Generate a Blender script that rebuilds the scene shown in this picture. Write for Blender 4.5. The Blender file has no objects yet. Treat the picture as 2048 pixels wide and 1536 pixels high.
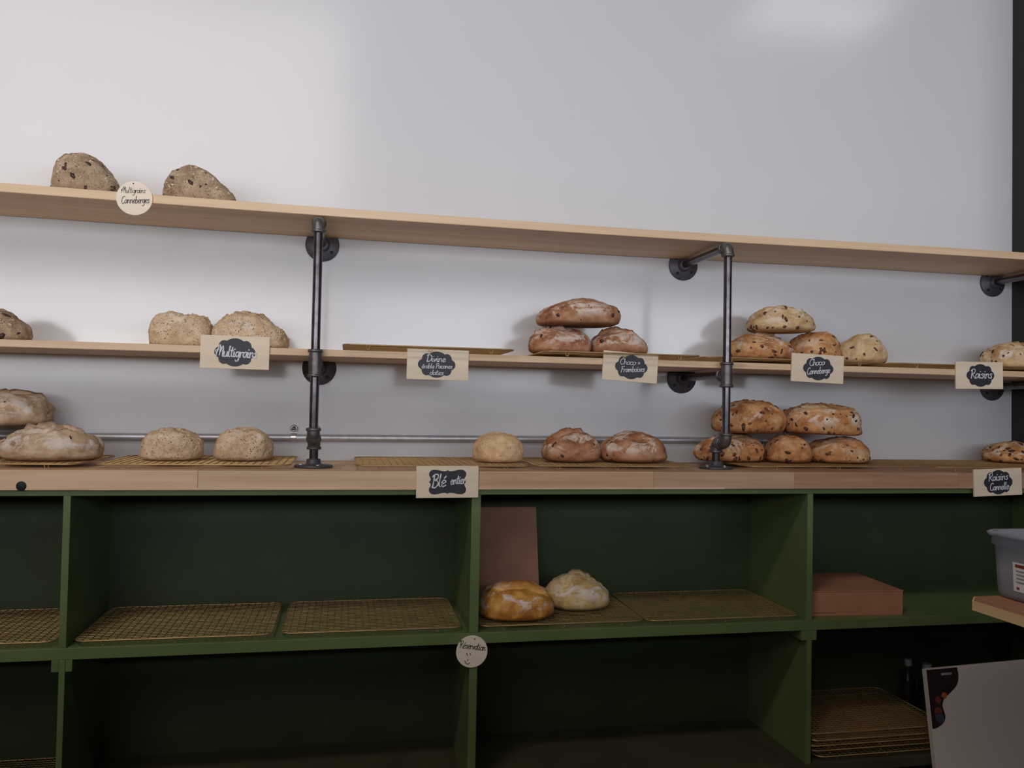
import bpy, bmesh, math, random
import numpy as np
from mathutils import Vector, Matrix, noise
sc = bpy.context.scene
COL = sc.collection
PI = math.pi

# ------------------------------------------------------------------ camera
cam = bpy.data.cameras.new('camera'); camo = bpy.data.objects.new('camera', cam); COL.objects.link(camo)
YAW, PITCH, ROLL, FPX = 0.19960, 0.02643, 0.01909, 1624.8
cam.sensor_width = 36.0; cam.lens = FPX / 2048 * 36.0; cam.clip_start = 0.05
_r = Vector((math.cos(YAW), -math.sin(YAW), 0)); _f0 = Vector((math.sin(YAW), math.cos(YAW), 0)); _z = Vector((0, 0, 1))
_f = _f0 * math.cos(PITCH) + _z * math.sin(PITCH); _u = _z * math.cos(PITCH) - _f0 * math.sin(PITCH)
_rr = _r * math.cos(ROLL) + _u * math.sin(ROLL); _uu = _u * math.cos(ROLL) - _r * math.sin(ROLL)
M = Matrix((( _rr.x, _uu.x, -_f.x, 0.0772), (_rr.y, _uu.y, -_f.y, -2.2605), (_rr.z, _uu.z, -_f.z, 1.0786), (0, 0, 0, 1)))
camo.matrix_world = M
sc.camera = camo

# ------------------------------------------------------------------ world, lights, exposure
w = bpy.data.worlds.new('world'); sc.world = w; w.use_nodes = True
w.node_tree.nodes['Background'].inputs[0].default_value = (0.62, 0.72, 0.9, 1)
w.node_tree.nodes['Background'].inputs[1].default_value = 0.25
def area(name, loc, target, sx, sy, power, color, spread=180):
    l = bpy.data.lights.new(name, 'AREA'); l.shape = 'RECTANGLE'; l.size = sx; l.size_y = sy
    l.energy = power; l.color = color; l.spread = math.radians(spread)
    o = bpy.data.objects.new(name, l); COL.objects.link(o)
    o.location = loc
    o.rotation_euler = (Vector(target) - Vector(loc)).to_track_quat('-Z', 'Y').to_euler()
    return o
# daylight arriving through the tall shop-front windows behind the camera
area('daylight_upper', (-1.45, -4.50, 3.45), (-1.45, 0, 3.45), 2.9, 1.7, 37, (1.0, 0.88, 0.83))
area('daylight_lower_left', (-1.95, -4.50, 1.40), (-1.95, 0, 1.40), 3.8, 1.2, 73, (0.98, 0.96, 0.985))
area('daylight_lower_right', (1.95, -4.50, 1.40), (1.95, 0, 1.40), 3.8, 1.2, 63, (0.87, 0.92, 1.0))
area('ceiling_panel_left', (-1.5, -3.0, 4.4), (-1.5, -3.0, 0), 1.2, 0.4, 46, (1.0, 0.90, 0.80))
# ceiling fixture of the shop, mirrored softly in the glossy wall
area('ceiling_fixture_right', (3.0, -2.45, 3.65), (3.0, -2.45, 0), 0.9, 0.6, 5, (0.92, 0.94, 1.0))
sc.view_settings.view_transform = 'Standard'; sc.view_settings.look = 'None'
sc.view_settings.gamma = 1.0; sc.view_settings.use_curve_mapping = False
sc.view_settings.exposure = 0.0
sc.cycles.use_denoising = True
sc.cycles.max_bounces = 8

# ------------------------------------------------------------------ helpers
class MB:
    """collects verts and faces of one mesh"""
    def __init__(s): s.v = []; s.f = []; s.smooth = []
    def add(s, vs, fs, smooth=False):
        o = len(s.v); s.v += [tuple(a) for a in vs]; s.f += [tuple(i + o for i in f) for f in fs]; s.smooth += [smooth] * len(fs); return s
    def box(s, x0, x1, y0, y1, z0, z1):
        return s.add([(x0,y0,z0),(x1,y0,z0),(x1,y1,z0),(x0,y1,z0),(x0,y0,z1),(x1,y0,z1),(x1,y1,z1),(x0,y1,z1)],
              [(0,3,2,1),(4,5,6,7),(0,1,5,4),(1,2,6,5),(2,3,7,6),(3,0,4,7)])
    def bevbox(s, x0, x1, y0, y1, z0, z1, b=0.001):
        bm = bmesh.new(); bmesh.ops.create_cube(bm, size=1)
        bmesh.ops.scale(bm, vec=(x1-x0, y1-y0, z1-z0), verts=bm.verts)
        bmesh.ops.translate(bm, vec=((x0+x1)/2, (y0+y1)/2, (z0+z1)/2), verts=bm.verts)
        bmesh.ops.bevel(bm, geom=bm.edges[:], offset=b, segments=2, affect='EDGES', profile=0.6)
        return s.bm(bm)
    def bm(s, bm, smooth=False):
        bm.verts.index_update(); s.add([v.co[:] for v in bm.verts], [[v.index for v in f.verts] for f in bm.faces], smooth); bm.free(); return s
    def tube(s, pts, r, n=12, cap=True, closed=False, smooth=True):
        pts = [Vector(p) for p in pts]; rs = r if isinstance(r, (list, tuple)) else [r] * len(pts)
        m = len(pts); vs = []; up = None
        for i, p in enumerate(pts):
            a = pts[i-1] if (i > 0 or closed) else p; b = pts[(i+1) % m] if (i < m-1 or closed) else p
            t = (b - a).normalized()
            if up is None: up = Vector((0,0,1)) if abs(t.z) < 0.9 else Vector((1,0,0))
            x = t.cross(up).normalized(); y = x.cross(t).normalized(); up = y
            for k in range(n):
                an = 2*PI*k/n; vs.append(p + (x*math.cos(an) + y*math.sin(an)) * rs[i])
        fs = []
        for i in range(m if closed else m-1):
            j = (i+1) % m
            for k in range(n): fs.append((i*n+k, i*n+(k+1)%n, j*n+(k+1)%n, j*n+k))
        s.add(vs, fs, smooth)
        if cap and not closed:
            s.add(vs[:n], [tuple(range(n))[::-1]]); s.add(vs[-n:], [tuple(range(n))])
        return s
    def lathe(s, prof, origin=(0,0,0), axis='z', n=24):
        """prof: list of (radius, height along the axis)"""
        vs = []
        for r, h in prof:
            for k in range(n):
                a = 2*PI*k/n; x, y = r*math.cos(a), r*math.sin(a)
                p = {'z': (x, y, h), 'y': (x, h, y), 'x': (h, x, y)}[axis]
                vs.append((p[0]+origin[0], p[1]+origin[1], p[2]+origin[2]))
        fs = [(i*n+k, i*n+(k+1)%n, (i+1)*n+(k+1)%n, (i+1)*n+k) for i in range(len(prof)-1) for k in range(n)]
        s.add(vs, fs, True)
        for i, fl in ((0, True), (len(prof)-1, False)):
            if prof[i][0] > 1e-5: s.add(vs[i*n:(i+1)*n], [tuple(range(n))])
        return s
    def mesh(s, name, mat, angle=35):
        me = bpy.data.meshes.new(name); me.from_pydata(s.v, [], s.f)
        me.polygons.foreach_set('use_smooth', s.smooth)
        bm = bmesh.new(); bm.from_mesh(me); bmesh.ops.recalc_face_normals(bm, faces=bm.faces); bm.to_mesh(me); bm.free()
        if mat: me.materials.append(mat)
        me.update(); return me
    def build(s, name, mat, parent=None, loc=None):
        o = bpy.data.objects.new(name, s.mesh(name, mat)); COL.objects.link(o)
        if parent: o.parent = parent
        if loc: o.location = loc
        return o
def tag(o, label=None, cat=None, group=None, kind=None):
    if label: o['label'] = label
    if cat: o['category'] = cat
    if group: o['group'] = group
    if kind: o['kind'] = kind
    return o
def empty(name, loc, label, cat, group=None, rot=(0,0,0)):
    o = bpy.data.objects.new(name, None); COL.objects.link(o); o.empty_display_size = 0.05
    o.location = loc; o.rotation_euler = rot
    return tag(o, label, cat, group)
def struct(name, mb, mat): return tag(mb.build(name, mat), kind='structure')
def copy_tree(o, parent=None):
    c = o.copy(); COL.objects.link(c)
    if parent: c.parent = parent
    for ch in list(o.children): copy_tree(ch, c)
    return c

# ------------------------------------------------------------------ materials
class NT:
    def __init__(s, name):
        s.m = bpy.data.materials.new(name); s.m.use_nodes = True; s.t = s.m.node_tree; s.b = s.t.nodes['Principled BSDF']
    def n(s, typ, **kw):
        o = s.t.nodes.new(typ)
        for k, v in kw.items():
            if k.startswith('i_'): o.inputs[k[2:].replace('_', ' ')].default_value = v
            else: setattr(o, k, v)
        return o
    def l(s, a, ao, b, bi): s.t.links.new(a.outputs[ao], b.inputs[bi])
    def ramp(s, stops):
        r = s.n('ShaderNodeValToRGB'); e = r.color_ramp.elements
        while len(e) < len(stops): e.new(0.5)
        for i, (p, c) in enumerate(stops): e[i].position = p; e[i].color = (*c, 1) if len(c) == 3 else c
        return r
    def coords(s, scale=(1,1,1), rand=True):
        tc = s.n('ShaderNodeTexCoord'); mp = s.n('ShaderNodeMapping'); mp.inputs['Scale'].default_value = scale
        s.l(tc, 'Object', mp, 'Vector')
        if rand:
            oi = s.n('ShaderNodeObjectInfo'); mu = s.n('ShaderNodeVectorMath', operation='MULTIPLY'); mu.inputs[1].default_value = (37.0, 53.0, 71.0)
            s.l(oi, 'Random', mu, 0); s.l(mu, 0, mp, 'Location')
        return mp
    def noise(s, vec, scale, detail=3, rough=0.55, dist=0.0):
        n = s.n('ShaderNodeTexNoise'); n.inputs['Scale'].default_value = scale; n.inputs['Detail'].default_value = detail
        n.inputs['Roughness'].default_value = rough; n.inputs['Distortion'].default_value = dist
        s.l(vec, 0, n, 'Vector'); return n
    def bump(s, src, out, strength, dist=0.002, prev=None):
        b = s.n('ShaderNodeBump'); b.inputs['Strength'].default_value = strength; b.inputs['Distance'].default_value = dist
        s.l(src, out, b, 'Height')
        if prev: s.l(prev, 0, b, 'Normal')
        s.l(b, 0, s.b, 'Normal'); return b
    def mix(s, a, ao, b, bo, fac=None, fo=0, blend='MIX', f=0.5):
        m = s.n('ShaderNodeMix', data_type='RGBA', blend_type=blend); m.inputs[0].default_value = f
        if isinstance(a, tuple): m.inputs[6].default_value = (*a, 1)
        else: s.l(a, ao, m, 6)
        if isinstance(b, tuple): m.inputs[7].default_value = (*b, 1)
        else: s.l(b, bo, m, 7)
        if fac is not None: s.l(fac, fo, m, 0)
        return m
    def set(s, **kw):
        for k, v in kw.items(): s.b.inputs[k.replace('_', ' ')].default_value = v
        return s
def plain(name, col, rough=0.6, metal=0.0, vary=0.08, scale=30, bump=0.0, spec=0.5):
    t = NT(name); mp = t.coords(); n = t.noise(mp, scale, 4)
    a = tuple(max(0, c*(1-vary)) for c in col); b = tuple(min(1, c*(1+vary)) for c in col)
    r = t.ramp([(0.3, a), (0.7, b)]); t.l(n, 0, r, 0); t.l(r, 0, t.b, 'Base Color')
    t.set(Roughness=rough, Metallic=metal, Specular_IOR_Level=spec)
    if bump: t.bump(n, 0, bump, 0.002)
    return t.m
def wood(name, base, dark, light, grain=1.0, rough=0.55, tint=0.12, knots=True, axis='x'):
    t = NT(name)
    sc1 = {'x': (1.1, 30, 30), 'y': (30, 1.1, 30)}[axis]
    mp = t.coords(sc1); n1 = t.noise(mp, 2.2, 5, 0.6, 0.6)
    mp2 = t.coords({'x': (0.35, 9, 9), 'y': (9, 0.35, 9)}[axis]); n2 = t.noise(mp2, 2.0, 3, 0.5, 0.3)
    r1 = t.ramp([(0.28, dark), (0.5, base), (0.74, light)]); t.l(n1, 0, r1, 0)
    r2 = t.ramp([(0.3, tuple(c*0.78 for c in base)), (0.55, base), (0.75, tuple(min(1, c*1.15) for c in light))]); t.l(n2, 0, r2, 0)
    m = t.mix(r1, 0, r2, 0, f=0.45)
    oi = t.n('ShaderNodeObjectInfo'); rr = t.ramp([(0.0, (1-tint,)*3), (1.0, (1+tint, 1+tint*0.7, 1+tint*0.5))]); t.l(oi, 'Random', rr, 0)
    m2 = t.mix(m, 2, rr, 0, blend='MULTIPLY', f=1.0); last = m2
    if knots:
        mp3 = t.coords({'x': (3.0, 9, 9), 'y': (9, 3.0, 9)}[axis]); vo = t.n('ShaderNodeTexVoronoi'); vo.inputs['Scale'].default_value = 1.0; t.l(mp3, 0, vo, 'Vector')
        rk = t.ramp([(0.0, (0.8,0.8,0.8)), (0.05, (0.5,0.5,0.5)), (0.09, (0,0,0))]); t.l(vo, 'Distance', rk, 0)
        last = t.mix(m2, 2, tuple(c*0.75 for c in dark), None, rk, 0); 
    t.l(last, 2, t.b, 'Base Color'); t.set(Roughness=rough, Specular_IOR_Level=0.35)
    t.bump(n1, 0, 0.15*grain, 0.001)
    return t.m

def wall_mat():
    t = NT('white_wall_paint'); mp = t.coords(rand=False); n = t.noise(mp, 1.3, 3); n2 = t.noise(mp, 260, 2)
    r = t.ramp([(0.3, (0.725, 0.735, 0.765)), (0.7, (0.75, 0.758, 0.785))]); t.l(n, 0, r, 0); t.l(r, 0, t.b, 'Base Color')
    t.set(Roughness=0.15, Specular_IOR_Level=0.75)
    n3 = t.noise(mp, 3.0, 2)
    b = t.bump(n3, 0, 0.12, 0.004); t.bump(n2, 0, 0.06, 0.0006, b)
    return t.m
MAT = {}
MAT['wall'] = wall_mat()
MAT['black_wall'] = plain('black_wall_paint', (0.012, 0.010, 0.014), 0.55, vary=0.1, scale=6)
MAT['floor'] = plain('concrete_floor', (0.05, 0.047, 0.045), 0.6, vary=0.2, scale=5)
MAT['ceiling'] = plain('ceiling_paint', (0.08, 0.08, 0.08), 0.8, vary=0.03, scale=3)
MAT['room_wall'] = plain('room_wall_paint', (0.08, 0.08, 0.08), 0.7, vary=0.05, scale=3)
MAT['front_wall'] = plain('front_wall_paint', (0.05, 0.048, 0.048), 0.7, vary=0.05, scale=3)
MAT['pine'] = wood('pine_board', (0.76, 0.55, 0.35), (0.62, 0.41, 0.24), (0.85, 0.66, 0.46), rough=0.5, tint=0.03)
MAT['stave_light'] = wood('butcher_block_light', (0.78, 0.55, 0.36), (0.62, 0.40, 0.25), (0.86, 0.66, 0.47), tint=0.06, knots=False)
MAT['stave_mid'] = wood('butcher_block_mid', (0.60, 0.395, 0.245), (0.42, 0.255, 0.145), (0.72, 0.51, 0.33), tint=0.10, knots=False)
MAT['stave_dark'] = wood('butcher_block_dark', (0.46, 0.26, 0.16), (0.27, 0.14, 0.085), (0.60, 0.39, 0.25), tint=0.10, knots=False)
MAT['table_top'] = wood('table_top_wood', (0.40, 0.19, 0.10), (0.26, 0.10, 0.05), (0.52, 0.30, 0.17), tint=0.08, axis='y')
MAT['table_edge'] = wood('table_edge_wood', (0.72, 0.50, 0.26), (0.60, 0.38, 0.18), (0.80, 0.60, 0.34), tint=0.05, axis='y', knots=False)
MAT['sign_wood'] = wood('sign_veneer', (0.86, 0.72, 0.55), (0.80, 0.64, 0.46), (0.90, 0.78, 0.62), grain=0.4, tint=0.03, knots=False)
MAT['tag_wood'] = wood('tag_veneer', (0.90, 0.80, 0.66), (0.85, 0.74, 0.59), (0.93, 0.85, 0.72), grain=0.4, tint=0.03, knots=False)
MAT['green_back_shaded'] = plain('green_paint_with_shade', (0.045, 0.068, 0.028), 0.5, vary=0.12, scale=7)  # unit's green darkened, so the shade inside the cubbies is in the colour
MAT['green_brown_shaded'] = plain('brown_green_paint_with_shade', (0.060, 0.058, 0.026), 0.6, vary=0.2, scale=7)  # brownish bottom panel, with the low cubbies' shade darkened into its colour
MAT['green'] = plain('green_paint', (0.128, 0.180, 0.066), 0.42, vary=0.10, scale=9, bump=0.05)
MAT['iron'] = plain('black_iron_pipe', (0.13, 0.12, 0.13), 0.24, metal=0.9, vary=0.35, scale=40, bump=0.08)
MAT['cast'] = plain('cast_iron_fitting', (0.17, 0.155, 0.155), 0.42, metal=0.7, vary=0.25, scale=70, bump=0.25)
MAT['flange'] = plain('cast_iron_flange', (0.085, 0.080, 0.095), 0.45, metal=0.3, vary=0.2, scale=60, bump=0.2)
MAT['hole'] = plain('dark_recess', (0.008, 0.007, 0.008), 0.7)
MAT['zinc'] = plain('galvanized_conduit', (0.58, 0.60, 0.64), 0.42, metal=0.65, vary=0.12, scale=50)
MAT['zinc_bright'] = plain('bright_zinc', (0.80, 0.80, 0.82), 0.28, metal=0.85, vary=0.1, scale=50)
MAT['brass'] = plain('brassy_rack_wire', (0.50, 0.33, 0.15), 0.42, metal=0.55, vary=0.2, scale=25)
MAT['slate'] = plain('chalkboard_label', (0.026, 0.026, 0.036), 0.5, vary=0.25, scale=60)
MAT['chalk'] = plain('chalk_marker', (0.72, 0.73, 0.76), 0.8, vary=0.2, scale=300)
MAT['ink'] = plain('black_ink', (0.035, 0.028, 0.022), 0.7)
MAT['kraft'] = plain('brown_kraft_paper', (0.38, 0.20, 0.135), 0.8, vary=0.10, scale=14, bump=0.1)
MAT['cardboard'] = plain('brown_cardboard', (0.42, 0.19, 0.105), 0.8, vary=0.08, scale=20, bump=0.05)
MAT['canvas'] = plain('primed_canvas', (0.74, 0.64, 0.61), 0.75, vary=0.03, scale=300, bump=0.2)
MAT['sticker_white'] = plain('white_sticker', (0.75, 0.74, 0.74), 0.5, vary=0.03)
MAT['sticker_dark'] = plain('dark_print', (0.030, 0.015, 0.017), 0.4, vary=0.2)
MAT['sticker_red'] = plain('red_print', (0.22, 0.045, 0.03), 0.4, vary=0.2)
MAT['sticker_orange'] = plain('orange_print', (0.42, 0.10, 0.03), 0.4, vary=0.2)
MAT['sticker_blue'] = plain('blue_print', (0.06, 0.065, 0.11), 0.4, vary=0.2)
MAT['grey_print'] = plain('grey_print', (0.30, 0.30, 0.32), 0.5, vary=0.2)
MAT['dark_plastic'] = plain('dark_glossy_plastic', (0.02, 0.016, 0.02), 0.2, vary=0.2)
MAT['table_leg'] = plain('black_table_leg', (0.02, 0.02, 0.02), 0.5)
def plastic():
    t = NT('clear_tub_plastic'); mp = t.coords(); n = t.noise(mp, 4, 2)
    t.set(Base_Color=(0.52, 0.54, 0.60, 1), Roughness=0.22, IOR=1.15, Transmission_Weight=0.55); t.bump(n, 0, 0.05, 0.002)
    return t.m
MAT['tub'] = plastic()

# crusts: colour, darker colour, flour amount, specks
def crust(name, base, dark, light, flour=0.3, flour_col=(0.72, 0.64, 0.58), specks=0.0, speck_col=(0.12, 0.07, 0.04), fine=1.0, rough=0.75):
    t = NT(name); mp = t.coords(); 
    n1 = t.noise(mp, 17, 6, 0.68, 0.4); r1 = t.ramp([(0.34, dark), (0.48, base), (0.64, light)]); t.l(n1, 0, r1, 0)
    n0 = t.noise(mp, 48, 4, 0.6, 0.2); r0 = t.ramp([(0.35, (0.78, 0.74, 0.70)), (0.6, (1.08, 1.08, 1.08))]); t.l(n0, 0, r0, 0)
    m0 = t.mix(r1, 0, r0, 0, blend='MULTIPLY', f=0.8)
    last, lo = m0, 2
    mpf = t.coords((1.0, 1.6, 1.6))
    nf = t.noise(mpf, 15, 7, 0.70, 0.8)                      # drifts of flour
    c0 = 0.60 - 0.14*flour
    rf = t.ramp([(c0, (0,0,0)), (c0+0.045, (0.55,0.55,0.55)), (c0+0.13, (0.95,0.95,0.95))]); t.l(nf, 0, rf, 0)
    at = t.n('ShaderNodeAttribute', attribute_name='flour'); mm = t.n('ShaderNodeMath', operation='MULTIPLY'); t.l(rf, 0, mm, 0); t.l(at, 'Fac', mm, 1)
    m = t.mix(last, lo, flour_col, None, mm, 0); last, lo = m, 2
    ac = t.n('ShaderNodeAttribute', attribute_name='cut'); m = t.mix(last, lo, tuple(min(1, c*1.25) for c in light), None, ac, 'Fac'); last, lo = m, 2
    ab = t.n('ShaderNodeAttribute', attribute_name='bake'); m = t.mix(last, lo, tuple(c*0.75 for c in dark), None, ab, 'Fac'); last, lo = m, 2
    if specks:
        for k, (s_, th, colr) in enumerate(((170, 0.16, speck_col), (230, 0.13, tuple(min(1, c*1.25) for c in light)))):
            v = t.n('ShaderNodeTexVoronoi'); v.inputs['Scale'].default_value = s_; t.l(mp, 0, v, 'Vector')
            n9 = t.noise(mp, 22, 2); md = t.n('ShaderNodeMath', operation='MULTIPLY'); md.inputs[1].default_value = th*2.6*specks; t.l(n9, 0, md, 0)
            lt = t.n('ShaderNodeMath', operation='LESS_THAN'); t.l(v, 'Distance', lt, 0); t.l(md, 0, lt, 1)
            m = t.mix(last, lo, colr, None, lt, 0); last, lo = m, 2
    t.l(last, lo, t.b, 'Base Color'); t.set(Roughness=rough, Specular_IOR_Level=0.3)
    nb = t.noise(mp, 70, 5, 0.65); nb2 = t.noise(mp, 240, 3, 0.6)
    b = t.bump(nb, 0, 0.5*fine, 0.004); t.bump(nb2, 0, 0.35*fine, 0.0015, b)
    return t.m
CR = {
 'grain':   crust('crust_multigrain', (0.71, 0.52, 0.335), (0.54, 0.37, 0.22), (0.79, 0.63, 0.44), 0.35, flour_col=(0.82, 0.73, 0.63), specks=0.95, speck_col=(0.23, 0.14, 0.085), fine=1.8),
 'raisin':  crust('crust_multigrain_fruit', (0.44, 0.32, 0.21), (0.29, 0.195, 0.125), (0.56, 0.43, 0.30), 0.2, flour_col=(0.66, 0.56, 0.46), specks=0.9, speck_col=(0.12, 0.07, 0.05), fine=2.0),
 'rustic':  crust('crust_floured_rustic', (0.56, 0.39, 0.25), (0.36, 0.23, 0.14), (0.68, 0.52, 0.36), 0.80, flour_col=(0.80, 0.72, 0.64), specks=0.4, fine=1.5),
 'wheat':   crust('crust_whole_wheat', (0.82, 0.56, 0.325), (0.70, 0.45, 0.235), (0.87, 0.66, 0.42), 0.1, specks=0.7, speck_col=(0.36, 0.22, 0.10), fine=1.3),
 'choco':   crust('crust_chocolate_berry', (0.44, 0.205, 0.105), (0.22, 0.080, 0.034), (0.58, 0.33, 0.195), 0.80, flour_col=(0.84, 0.73, 0.64), fine=1.1),
 'cran':    crust('crust_cranberry', (0.57, 0.255, 0.092), (0.30, 0.105, 0.036), (0.74, 0.46, 0.225), 0.75, flour_col=(0.82, 0.70, 0.58), fine=1.4),
 'pale':    crust('crust_pale_fruit', (0.72, 0.50, 0.27), (0.54, 0.30, 0.12), (0.82, 0.65, 0.42), 0.60, flour_col=(0.88, 0.80, 0.72), fine=1.2),
 'golden':  crust('crust_golden', (0.60, 0.26, 0.045), (0.32, 0.10, 0.02), (0.78, 0.44, 0.11), 0.62, flour_col=(0.80, 0.72, 0.68), fine=0.6, rough=0.5),
 'olive':   crust('crust_floured_pale', (0.68, 0.50, 0.21), (0.48, 0.28, 0.10), (0.78, 0.63, 0.36), 0.75, flour_col=(0.82, 0.74, 0.70), fine=0.8),
}
MAT['fruit_dark'] = plain('dark_raisin', (0.055, 0.026, 0.020), 0.5, vary=0.4, scale=120, bump=0.3)
MAT['fruit_red'] = plain('dark_cranberry', (0.115, 0.040, 0.022), 0.5, vary=0.4, scale=120, bump=0.3)
MAT['oat'] = plain('oat_flake', (0.70, 0.55, 0.38), 0.8, vary=0.35, scale=160)
MAT['seed'] = plain('brown_seed', (0.30, 0.19, 0.11), 0.7, vary=0.3, scale=160)

# ------------------------------------------------------------------ the room
ZC, SD, CD, FD = 0.92, 0.272, 0.344, 0.334           # worktop height, shelf depth, worktop depth, cabinet depth
ZT, TT, ZM, TM = 1.5465, 0.0205, 1.204, 0.0168       # top shelf and its thickness, middle shelf and its thickness
RX = 2.188                                            # where the white wall ends
struct('wall_back', MB().box(-4.0, RX, 0, 0.12, 0, 4.7), MAT['wall'])
struct('wall_right', MB().box(RX, RX+0.12, -0.36, 0.12, 0, 4.7).box(RX+0.12, 5.2, 0.0, 0.12, 0, 4.7), MAT['black_wall'])
struct('wall_left', MB().box(-4.12, -4.0, -4.75, 0.12, 0, 4.7), MAT['room_wall'])
struct('wall_far_right', MB().box(5.2, 5.32, -4.75, 0.12, 0, 4.7), MAT['room_wall'])
struct('floor', MB().box(-4.12, 5.32, -4.75, 0.12, -0.08, 0.0), MAT['floor'])
struct('ceiling', MB().box(-4.12, 5.32, -4.75, 0.12, 4.7, 4.8), MAT['ceiling'])
struct('wall_light_blocker', MB().box(-4.0, 4.2, -2.64, -2.50, 0, 1.20), MAT['front_wall'])  # unseen half-height wall added behind the camera to block low window light
fw = MB()   # shop-front wall behind the camera, with two tall window openings
for x0, x1, z0, z1 in ((-4.0, 5.2, 0, 0.75), (-4.0, 5.2, 2.02, 2.55), (-4.0, -2.95, 2.55, 4.35), (0.05, 5.2, 2.55, 4.35), (-4.0, 5.2, 4.35, 4.7), (-0.04, 0.04, 0.75, 2.02), (3.9, 5.2, 0.75, 2.02)):
    fw.box(x0, x1, -4.75, -4.55, z0, z1)
struct('wall_front', fw, MAT['front_wall'])

# ------------------------------------------------------------------ shelves
SAGX = [-1.95, -0.83, -0.08, 0.52, 0.84, 1.3, 1.66, 2.3]; SAGZ = [0.014, 0.008, -0.001, -0.0036, -0.0048, -0.002, 0, 0]
def sag(x):      # the long top board is slightly bowed
    return float(np.mean([np.interp(x + d, SAGX, SAGZ) for d in (-.2, -.1, 0, .1, .2)]))
def board(name, x0, x1, ytop, zt, th, label, bow, n=48):
    b = 0.0012; prof = [(-SD+b, zt-th), (-SD, zt-th+b), (-SD, zt-b), (-SD+b, zt), (-0.0075, zt), (-0.0075, zt-th)]
    vs = []; fs = []; k = len(prof)
    for i in range(n+1):
        x = x0 + (x1-x0)*i/n; s_ = sag(x) if bow else 0
        vs += [(x, y, z+s_) for y, z in prof]
    for i in range(n):
        for j in range(k): fs.append((i*k+j, i*k+(j+1)%k, (i+1)*k+(j+1)%k, (i+1)*k+j))
    fs += [tuple(range(k)), tuple(range(n*k, n*k+k))]
    return tag(MB().add(vs, fs).build(name, MAT['pine']), label, 'shelf')
board('shelf_board', -1.95, RX-0.004, 0, ZT, TT, 'long pine shelf board across the top, carrying two brown loaves', True)
board('shelf_board', -1.95, RX-0.004, 0, ZM, TM, 'long pine shelf board between the top shelf and the worktop', False)

# worktop: staves glued side by side
ct = empty('worktop', (0, 0, ZC-0.043), 'thick butcher block wood worktop on the green shelving unit', 'worktop')
TCK = 0.043
def stave(x0, x1, y0, y1, m, z1=TCK): return MB().bevbox(x0+0.0002, x1-0.0002, y0+0.0001, y1-0.0001, 0, z1, 0.0013).build('stave', MAT[m], ct)
front = [(-1.95, -0.245, 'stave_light'), (-0.245, 0.30, 'stave_light'), (0.30, 0.83, 'stave_mid'), (0.83, 1.215, 'stave_mid'), (1.215, 1.70, 'stave_dark'), (1.70, RX-0.004, 'stave_dark')]
for x0, x1, m in front: stave(x0, x1, -CD, -CD+0.05, m)
rng = random.Random(5); y = -CD+0.05
while y < -0.03:
    y1 = min(y+0.049, -0.001); x = -1.95 + rng.uniform(-0.4, 0)
    while x < RX-0.01:
        x1 = x + rng.uniform(0.45, 0.8)
        if x1 > RX-0.15: x1 = RX-0.004
        c = (x+x1)/2; pool = ['stave_light', 'stave_light', 'stave_mid'] if c < 0.4 else (['stave_mid', 'stave_mid', 'stave_dark'] if c < 1.2 else ['stave_dark', 'stave_dark', 'stave_mid'])
        stave(max(x, -1.95), x1, y, y1, rng.choice(pool)); x = x1
    y = y1
MB().box(-0.47, 1.02, -CD-0.0004, -CD+0.004, 0.0001, 0.0042).build('edge_strip', MAT['stave_light'], ct)
tag(MB().lathe([(0.0001, -0.0012), (0.0095, -0.0008), (0.0105, 0.0), (0.0105, 0.004)], (-0.602, -CD, 0.886-ZC+0.043), 'y').build('dark_plug', MAT['hole'], ct), 'round black plug set into the front edge')

# ------------------------------------------------------------------ green shelving unit under the worktop
cb = empty('shelving_unit', (0, 0, 0), 'dark green painted open shelving unit under the wood worktop', 'shelf')
ZR0, ZR1 = 0.8635, ZC-0.0432; ZS0, ZS1 = 0.510, 0.5355; ZB0, ZB1 = 0.140, 0.166
DIV = [(-1.417, -1.402), (-0.5215, -0.5065), (0.3745, 0.3965), (1.2585, 1.2745), (2.168, 2.184)]
def gp(name, *a, b=0.0012): return MB().bevbox(*a, b).build(name, MAT[{'back_panel': 'green_back_shaded', 'kick_board': 'green_back_shaded', 'bottom_panel': 'green_brown_shaded'}.get(name, 'green')], cb)
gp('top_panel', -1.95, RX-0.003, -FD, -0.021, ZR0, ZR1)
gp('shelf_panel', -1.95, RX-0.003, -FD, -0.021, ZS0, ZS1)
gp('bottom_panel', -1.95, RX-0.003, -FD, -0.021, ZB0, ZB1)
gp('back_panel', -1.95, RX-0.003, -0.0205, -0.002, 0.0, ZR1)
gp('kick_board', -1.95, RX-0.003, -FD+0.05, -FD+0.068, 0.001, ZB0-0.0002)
for i, (a, b_) in enumerate(DIV):
    gp('divider', a, b_, -FD, -0.021, ZS1+0.0002, ZR0-0.0002)
    gp('divider', a+0.002, b_-0.0005, -FD, -0.021, ZB1+0.0002, ZS0-0.0002)
    if i in (1, 3):   # small cleat bars under the shelf at the joint
        gp('cleat', a-0.0135, a+0.0018, -FD+0.0005, -0.022, ZS0-0.026, ZS0-0.0003)
        gp('cleat', b_-0.0003, b_+0.0135, -FD+0.0005, -0.022, ZS0-0.026, ZS0-0.0003)

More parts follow.
